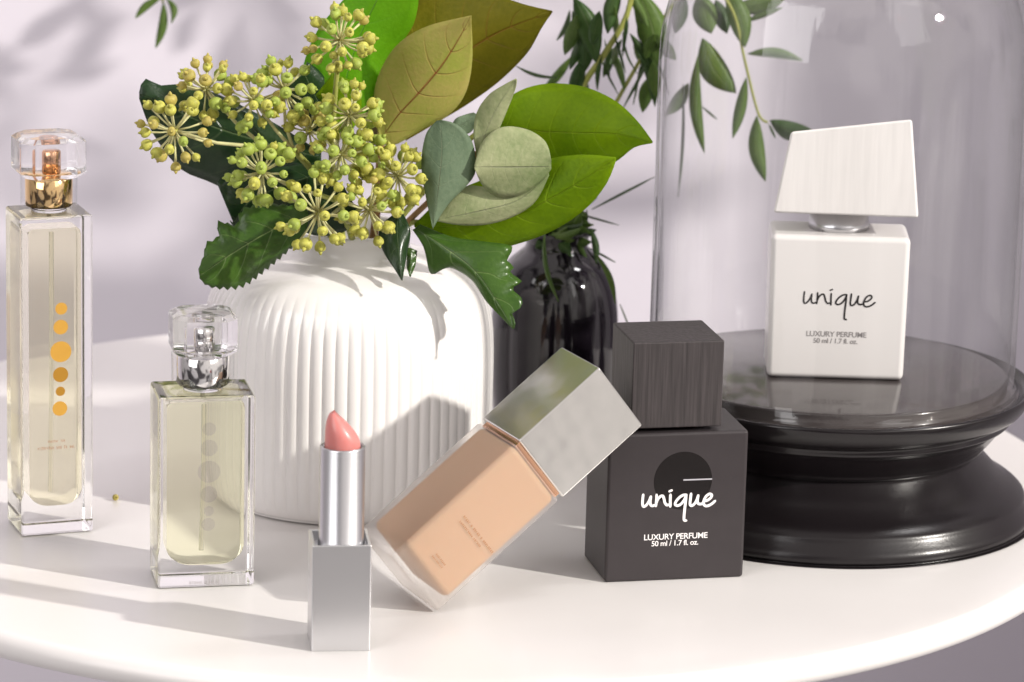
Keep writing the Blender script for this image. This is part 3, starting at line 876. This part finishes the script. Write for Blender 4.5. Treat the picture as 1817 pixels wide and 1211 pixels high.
leaf(ib, M['l_dark'], [(610, 330), (560, 330), (520, 350), (500, 385)], [(620, 350), (570, 375), (505, 392)], [(640, 380), (610, 412), (560, 418), (507, 398)], 1.158, 1.150, .003, seed=6)
leaf(ib, M['l_ivy'], [(732, 408), (752, 440), (764, 486), (785, 478), (803, 476), (838, 498), (863, 535), (888, 562), (910, 584)],
     [(736, 406), (790, 440), (850, 490), (911, 584)],
     [(745, 398), (800, 420), (850, 428), (906, 436), (906, 450), (899, 462), (912, 474), (905, 484), (926, 500), (908, 512), (926, 530), (924, 546), (908, 556), (914, 570), (912, 583)],
     1.150, 1.136, .003, seed=5, n=40, serr=.0)
leaf(ib, M['l_ivy'], [(716, 440), (722, 450), (722, 475), (727, 490)], [(728, 440), (728, 492)], [(740, 445), (737, 470), (729, 490)], 1.150, 1.146, .001, n=10, seed=8)
# --- ivy stem C: upright
JC = (590, 230, 1.160)
stem(ic, M['stem'], [(610, 490, 1.186), (604, 400, 1.180), (590, 300, 1.168), JC, (600, 110, 1.158)], (.0014, .0007))
umbel(ic, 602, 72, 54, 29, 1.152, (598, 130, 1.160), (.7, .2, .1), 21)
umbel(ic, 620, 205, 50, 27, 1.142, (596, 260, 1.160), (.5, .5, 0), 22)
umbel(ic, 605, 275, 46, 27, 1.138, (596, 300, 1.160), (.4, .6, 0), 23)
umbel(ic, 655, 275, 34, 17, 1.146, (596, 300, 1.160), (.5, .5, 0), 24)
leaf(ic, M['l_lime'], [(590, 230), (545, 190), (536, 130), (560, 60), (600, 10), (640, -30)], [(600, 235), (612, 150), (640, 60), (690, -40)], [(620, 235), (660, 185), (690, 110), (735, 40), (745, -30)], 1.172, 1.178, .003, seed=7)
leaf(ic, M['l_bright'], [(560, 170), (580, 190)], [(590, 130), (600, 180), (610, 235)], [(640, 150), (640, 200), (620, 240)], 1.166, 1.166, .002, seed=9)
leaf(ic, M['l_dark'], [(600, 250), (560, 240), (520, 200), (500, 150)], [(600, 240), (570, 190), (540, 130)], [(610, 230), (600, 180), (570, 130), (545, 110)], 1.176, 1.172, .003, seed=10)
# --- salal
sa = empty('salal_stem', (VX, VY, .08), label='salal stem with large olive brown leaves standing behind the ivy in the white vase', cat='leafy stem')
stem(sa, M['wood_stem'], [(650, 500, 1.190), (668, 380, 1.188), (676, 245, 1.180), (686, 110, 1.186), (683, 40, 1.190), (690, -60, 1.195)], (.0014, .0009))
leaf(sa, M['l_salal'], [(674, 248), (664, 200), (668, 145), (700, 85), (755, 48), (836, 28)], [(674, 250), (706, 205), (745, 163), (785, 115), (815, 68), (836, 28)],
     [(676, 255), (700, 258), (745, 232), (795, 205), (826, 165), (838, 105), (836, 30)], 1.172, 1.160, .005, seed=11, n=30)
leaf(sa, M['l_olive'], [(690, 150), (700, 70), (745, -10), (830, -25), (920, 5), (980, 20)], [(700, 190), (790, 120), (880, 60), (980, 21)], [(720, 250), (780, 215), (830, 185), (885, 145), (935, 95), (960, 52), (980, 22)], 1.186, 1.182, .004, seed=12, n=30)
leaf(sa, M['l_brown'], [(652, 250), (634, 205), (640, 150), (668, 105), (690, 88)], [(654, 252), (664, 170), (691, 88)], [(662, 255), (688, 215), (700, 150), (692, 90)], 1.182, 1.184, .002, seed=13)
leaf(sa, M['l_olive'], [(682, 62), (660, 30), (655, -10), (670, -40)], [(684, 64), (690, 10), (700, -45)], [(688, 60), (715, 25), (735, -10), (740, -40)], 1.182, 1.180, .002, seed=14)
# --- laurel / green leaves
la = empty('laurel_stem', (VX, VY, .08), label='stem with two broad glossy green leaves pointing right over the white vase', cat='leafy stem')
stem(la, M['stem'], [(640, 500, 1.184), (665, 440, 1.178), (720, 400, 1.168), (740, 395, 1.162)], (.0012, .0009))
stem(la, M['stem'], [(665, 440, 1.178), (760, 330, 1.178), (830, 250, 1.176), (888, 214, 1.172)], (.0010, .0008))
leaf(la, M['l_bright'], [(884, 216), (905, 172), (960, 150), (1030, 153), (1090, 178), (1130, 214), (1158, 252)], [(884, 218), (950, 232), (1020, 236), (1095, 238), (1158, 253)],
     [(886, 222), (905, 262), (950, 292), (1000, 308), (1050, 307), (1095, 286), (1125, 262), (1157, 254)], 1.168, 1.146, .005, seed=15, n=30, wav=.0012)
leaf(la, M['l_bright'], [(735, 398), (790, 350), (880, 310), (960, 285), (1030, 275), (1093, 280)], [(735, 400), (830, 402), (910, 385), (1000, 340), (1093, 282)],
     [(735, 402), (768, 430), (830, 446), (900, 438), (980, 410), (1040, 370), (1076, 326), (1093, 284)], 1.158, 1.142, .004, seed=16, n=30, wav=.0012)
# --- eucalyptus
eu = empty('eucalyptus_stem', (VX, VY, .08), label='eucalyptus stem with round silvery grey green leaves in the middle of the bouquet', cat='leafy stem')
stem(eu, M['wood_stem'], [(650, 500, 1.180), (700, 420, 1.170), (770, 350, 1.158), (830, 300, 1.150), (846, 270, 1.148)], (.0011, .0006))
leaf(eu, M['l_eucd'], [(768, 406), (756, 350), (748, 290), (756, 238), (776, 214)], [(768, 406), (778, 330), (784, 265), (780, 214)], [(769, 404), (796, 362), (832, 325), (844, 300), (838, 252), (812, 222), (782, 213)], 1.138, 1.142, .003, seed=17)
leaf(eu, M['l_euc'], [(846, 276), (840, 240), (846, 200), (868, 168), (896, 150), (916, 140)], [(848, 278), (868, 220), (890, 178), (916, 141)], [(852, 280), (880, 240), (900, 195), (914, 160), (917, 142)], 1.146, 1.142, .001, seed=18)
leaf(eu, M['l_euc'], [(842, 294), (856, 252), (890, 226), (935, 230), (968, 252), (978, 284)], [(842, 296), (900, 297), (978, 296)], [(842, 300), (858, 332), (885, 350), (925, 346), (960, 322), (978, 300)], 1.140, 1.144, .003, seed=19)
leaf(eu, M['l_euc'], [(775, 388), (798, 355), (830, 330), (880, 335), (930, 330), (974, 308)], [(775, 390), (850, 375), (920, 355), (974, 310)], [(775, 392), (810, 399), (860, 399), (905, 387), (948, 360), (974, 312)], 1.144, 1.146, .002, seed=20)
leaf(eu, M['l_eucd'], [(800, 230), (810, 210), (840, 200)], [(800, 232), (830, 215), (850, 205)], [(810, 240), (835, 235), (852, 210)], 1.152, 1.154, .001, seed=21)

# --- stems in the black vase
rz_ = empty('ruscus_stem', (BX, BY, .11), label='thin leafy stem drooping behind the glass bell jar', cat='leafy stem')
rf = empty('feathery_stem', (BX, BY, .11), label='feathery dark green stem rising from the black vase', cat='leafy stem')
Yb = 1.262
stem(rf, M['stem'], [(985, 470, 1.252), (990, 420, 1.252), (1000, 300, 1.256), (1030, 165, 1.262), (1070, 100, 1.264), (1112, 28, 1.266), (1130, -60, 1.268)], (.0012, .0009))
stem(rz_, M['stem'], [(1000, 470, 1.256), (1020, 400, 1.258), (1060, 250, 1.268), (1140, 100, 1.276), (1200, 0, 1.28), (1250, -40, 1.284), (1300, 20, 1.286), (1322, 110, 1.286), (1345, 200, 1.286), (1362, 218, 1.286)], (.0008, .0004))
B = [  # p0, p1, half width, bend, depth, dark?, owner
    ((1018, -5), (1058, 112), 20, -8, 1.262, 1, rf), ((1060, 40), (1036, 130), 16, 6, 1.270, 1, rf), ((1100, -30), (1078, 60), 14, 4, 1.268, 1, rf), ((1050, 80), (1064, 20), 12, 0, 1.258, 1, rf),
    ((1012, 175), (1030, 108), 13, 3, 1.262, 1, rf), ((1035, 140), (1018, 190), 8, 0, 1.262, 1, rf),
    ((1128, -20), (1166, 118), 26, -10, 1.272, 0, rf), ((1118, 60), (1162, 190), 12, -14, 1.272, 1, rf), ((1162, 130), (1140, 200), 13, 4, 1.274, 0, rf), ((1145, 105), (1163, 60), 12, 0, 1.27, 0, rf),
    ((1112, 30), (1105, 100), 3, 0, 1.262, 1, rf), ((1150, 110), (1106, 192), 2.4, 0, 1.262, 1, rf), ((1068, 100), (1060, 160), 4, 3, 1.262, 1, rf), ((1090, 60), (1110, 130), 2, 0, 1.262, 1, rf),
    ((985, 400), (1060, 350), 12, -8, 1.25, 1, rf), ((990, 410), (1045, 395), 13, -4, 1.244, 0, rf), ((985, 420), (1050, 430), 12, 5, 1.246, 0, rf), ((1000, 430), (1030, 372), 12, 0, 1.248, 0, rf),
    ((975, 415), (962, 372), 12, 0, 1.25, 1, rf), ((990, 428), (1012, 448), 11, 0, 1.242, 1, rf), ((975, 425), (950, 440), 11, 0, 1.244, 1, rf), ((990, 380), (1040, 378), 9, 0, 1.248, 0, rf), ((1010, 415), (1058, 408), 9, 4, 1.25, 1, rf),
    ((966, 410), (992, 537), 4, 10, 1.222, 0, rf), ((1048, 405), (1058, 470), 6, -4, 1.236, 1, rf), ((1056, 450), (1092, 540), 5, -8, 1.226, 0, rf), ((1050, 372), (1162, 314), 2, 0, 1.25, 1, rf), ((1020, 378), (1098, 400), 1.6, 0, 1.25, 1, rf),
    ((1045, 440), (1092, 466), 1.6, 0, 1.25, 1, rf), ((916, 118), (990, 138), 3, 6, 1.25, 1, rf), ((1120, 590), (1100, 540), 1, 0, 1.25, 1, rf),
    ((1246, 68), (1306, 166), 24, 12, 1.290, 0, rz_), ((1238, 100), (1250, 272), 11, 10, 1.288, 0, rz_), ((1222, 148), (1180, 206), 12, -4, 1.290, 0, rz_), ((1324, 138), (1300, 246), 10, -2, 1.286, 0, rz_),
    ((1343, 205), (1358, 322), 14, 8, 1.286, 0, rz_), ((1366, 214), (1442, 232), 17, 10, 1.290, 1, rz_), ((1290, -20), (1322, 84), 20, -6, 1.288, 0, rz_), ((1300, 14), (1396, -6), 16, 6, 1.292, 0, rz_),
    ((1240, -10), (1262, 60), 22, 0, 1.290, 0, rz_), ((1214, -10), (1198, 60), 14, 0, 1.284, 1, rz_), ((1270, 0), (1290, 60), 14, 0, 1.294, 1, rz_), ((1326, 96), (1424, 108), 9, -8, 1.30, 0, rz_),
    ((1246, 190), (1272, 212), 1.6, 0, 1.29, 1, rz_), ((1212, 150), (1203, 350), 2.4, -4, 1.29, 1, rz_), ((1364, 220), (1376, 246), 2, 0, 1.288, 1, rz_), ((1318, 40), (1388, 14), 5, 0, 1.29, 0, rz_)]
for i, (p0, p1, w_, be, Y, dk, own) in enumerate(B):
    blade(own, M['l_rusd'] if dk else M['l_rus'], p0, p1, w_, be, Y, Y - .003, .0015, seed=i)
rnd = random.Random(12)
for i in range(20):
    px = rnd.uniform(1010, 1165); py = rnd.uniform(-30, 150)
    a = rnd.uniform(.9, 2.3); L_ = rnd.uniform(45, 85)
    blade(rf, M['l_rusd'] if rnd.random() < .25 else M['l_rus'], (px, py), (px + L_ * math.cos(a), min(py + L_ * math.sin(a), 205)), rnd.uniform(5, 13), rnd.uniform(-6, 6), rnd.uniform(1.255, 1.29), rnd.uniform(1.255, 1.29), .001, seed=200 + i)
for i in range(22):
    px = rnd.uniform(965, 1030); py = rnd.uniform(390, 430)
    a = rnd.uniform(-2.6, 1.3); L_ = rnd.uniform(30, 62)
    blade(rf, M['l_rusd'] if rnd.random() < .4 else M['l_rus'], (px, py), (min(px + L_ * math.cos(a), 1072), py + L_ * math.sin(a)), rnd.uniform(3, 9), rnd.uniform(-8, 8), 1.244, rnd.uniform(1.228, 1.25), .001, seed=300 + i)
for i in range(9):
    px = rnd.uniform(1030, 1160); py = rnd.uniform(20, 120); a = rnd.uniform(.8, 2.2); L_ = rnd.uniform(60, 110)
    blade(rf, M['l_rusd'], (px, py), (px + L_ * math.cos(a), py + L_ * math.sin(a)), 1.8, rnd.uniform(-6, 6), 1.27, 1.27, 0, seed=400 + i)
# a fallen bud on the table top
fbud = link('fallen_bud', berry_mesh(.0010), M['berry_o'])
p_ = at(205, 889, 1.0); k_ = CAMH / (CAMH - p_.z); fbud.location = CAM + (p_ - CAM) * k_ + Vector((0, 0, .0011)); fbud.rotation_euler = (1.3, .2, .5)
tag(fbud, 'tiny yellow bud lying on the table between the two clear bottles', 'bud')
# drooping sprig at top left, in front of the wall
sp_ = empty('leafy_sprig', (-.13, 1.36, .30), label='blurred pale green sprig hanging into view at the top left of the wall', cat='leafy sprig')
stem(sp_, M['stem'], [(330, -260, 1.40), (320, -120, 1.38), (300, -40, 1.36), (288, 4, 1.36)], (.0008, .0004))
for i, (p0, p1, w_, be) in enumerate([((286, -4), (240, 33), 7, 5), ((290, 4), (276, 86), 8, -6), ((294, -4), (304, 42), 6, -10), ((300, -30), (340, -10), 8, 4), ((305, -70), (260, -40), 9, 4), ((312, -100), (350, -60), 9, 0)]):
    blade(sp_, M['l_rus'], p0, p1, w_, be, 1.36, 1.357, .001, seed=90 + i)

br = empty('added_dapple_branch', (.50, 1.30, .42), label='leafy branch added out of frame to the right to dapple the wall', cat='leafy branch')  # unseen branch, added to throw leaf shadows on the wall
rnd = random.Random(5)
vv, ff = tube_data([(.80, 1.30, .62), (.60, 1.30, .46), (.45, 1.31, .37), (.31, 1.30, .325)], [.004, .003, .002, .001], 8)
link('stem', pydata(vv, ff), M['wood_stem'], br)
for i in range(26):
    t = rnd.random(); c = Vector((.50 - .20 * t, 1.30 + rnd.uniform(-.02, .02), .40 - .05 * t + rnd.uniform(-.14, .03)))
    a = rnd.uniform(0, 6.28); Lf = rnd.uniform(.020, .034); wd = Lf * .32
    u = Vector((math.cos(a), rnd.uniform(-.3, .3), math.sin(a))).normalized(); v2 = u.cross(Vector((0, 1, 0))).normalized()
    vs = []; fs = []
    for k in range(9):
        q = k / 8; w_ = wd * math.sin(math.pi * q) + .0002
        vs += [c + u * Lf * (q * 2 - 1) - v2 * w_, c + u * Lf * (q * 2 - 1) + Vector((0, .002, 0)), c + u * Lf * (q * 2 - 1) + v2 * w_]
    for k in range(8): fs += [(3 * k, 3 * k + 1, 3 * k + 4, 3 * k + 3), (3 * k + 1, 3 * k + 2, 3 * k + 5, 3 * k + 4)]
    me = pydata(vs, fs); ul = me.uv_layers.new(name='uv')
    link('leaf', me, M['l_rus'], br)
bh = empty('added_hanging_branch', (.02, 1.50, .2), label='leafy branch added above the frame to dapple the lavender wall', cat='leafy branch')  # added above the view to break up the light on the wall
vv, ff = tube_data([(.30, 1.50, .26), (.15, 1.50, .215), (.02, 1.51, .185), (-.12, 1.50, .165)], [.003, .0025, .002, .001], 8)
link('stem', pydata(vv, ff), M['wood_stem'], bh)
for i in range(54):
    c = Vector((rnd.uniform(-.13, .16), 1.50 + rnd.uniform(-.03, .03), rnd.uniform(.135, .215)))
    a = rnd.uniform(0, 6.28); Lf = rnd.uniform(.008, .016); wd = Lf * .42
    u = Vector((math.cos(a), rnd.uniform(-.3, .3), math.sin(a))).normalized(); v2 = u.cross(Vector((0, 1, 0))).normalized()
    vs = []; fs = []
    for k in range(9):
        q = k / 8; w_ = wd * math.sin(math.pi * q) + .0002
        vs += [c + u * Lf * (q * 2 - 1) - v2 * w_, c + u * Lf * (q * 2 - 1) + Vector((0, .002, 0)), c + u * Lf * (q * 2 - 1) + v2 * w_]
    for k in range(8): fs += [(3 * k, 3 * k + 1, 3 * k + 4, 3 * k + 3), (3 * k + 1, 3 * k + 2, 3 * k + 5, 3 * k + 4)]
    me = pydata(vs, fs); ul = me.uv_layers.new(name='uv')
    link('leaf', me, M['l_rus'], bh)
bpy.context.view_layer.update()
for g in (ia, ib, ic, sa, la, eu, rz_, rf, sp_, br, bh):
    keep(g)

# lamp light focused through the two clear bottles
for t in (tb, sb):
    for c in t.children:
        if c.name.split('.')[0] in ('glass_body', 'liquid'): c.cycles.is_caustics_caster = True
for o in bpy.data.objects:
    if o.name.split('.')[0] == 'tabletop': o.cycles.is_caustics_receiver = True
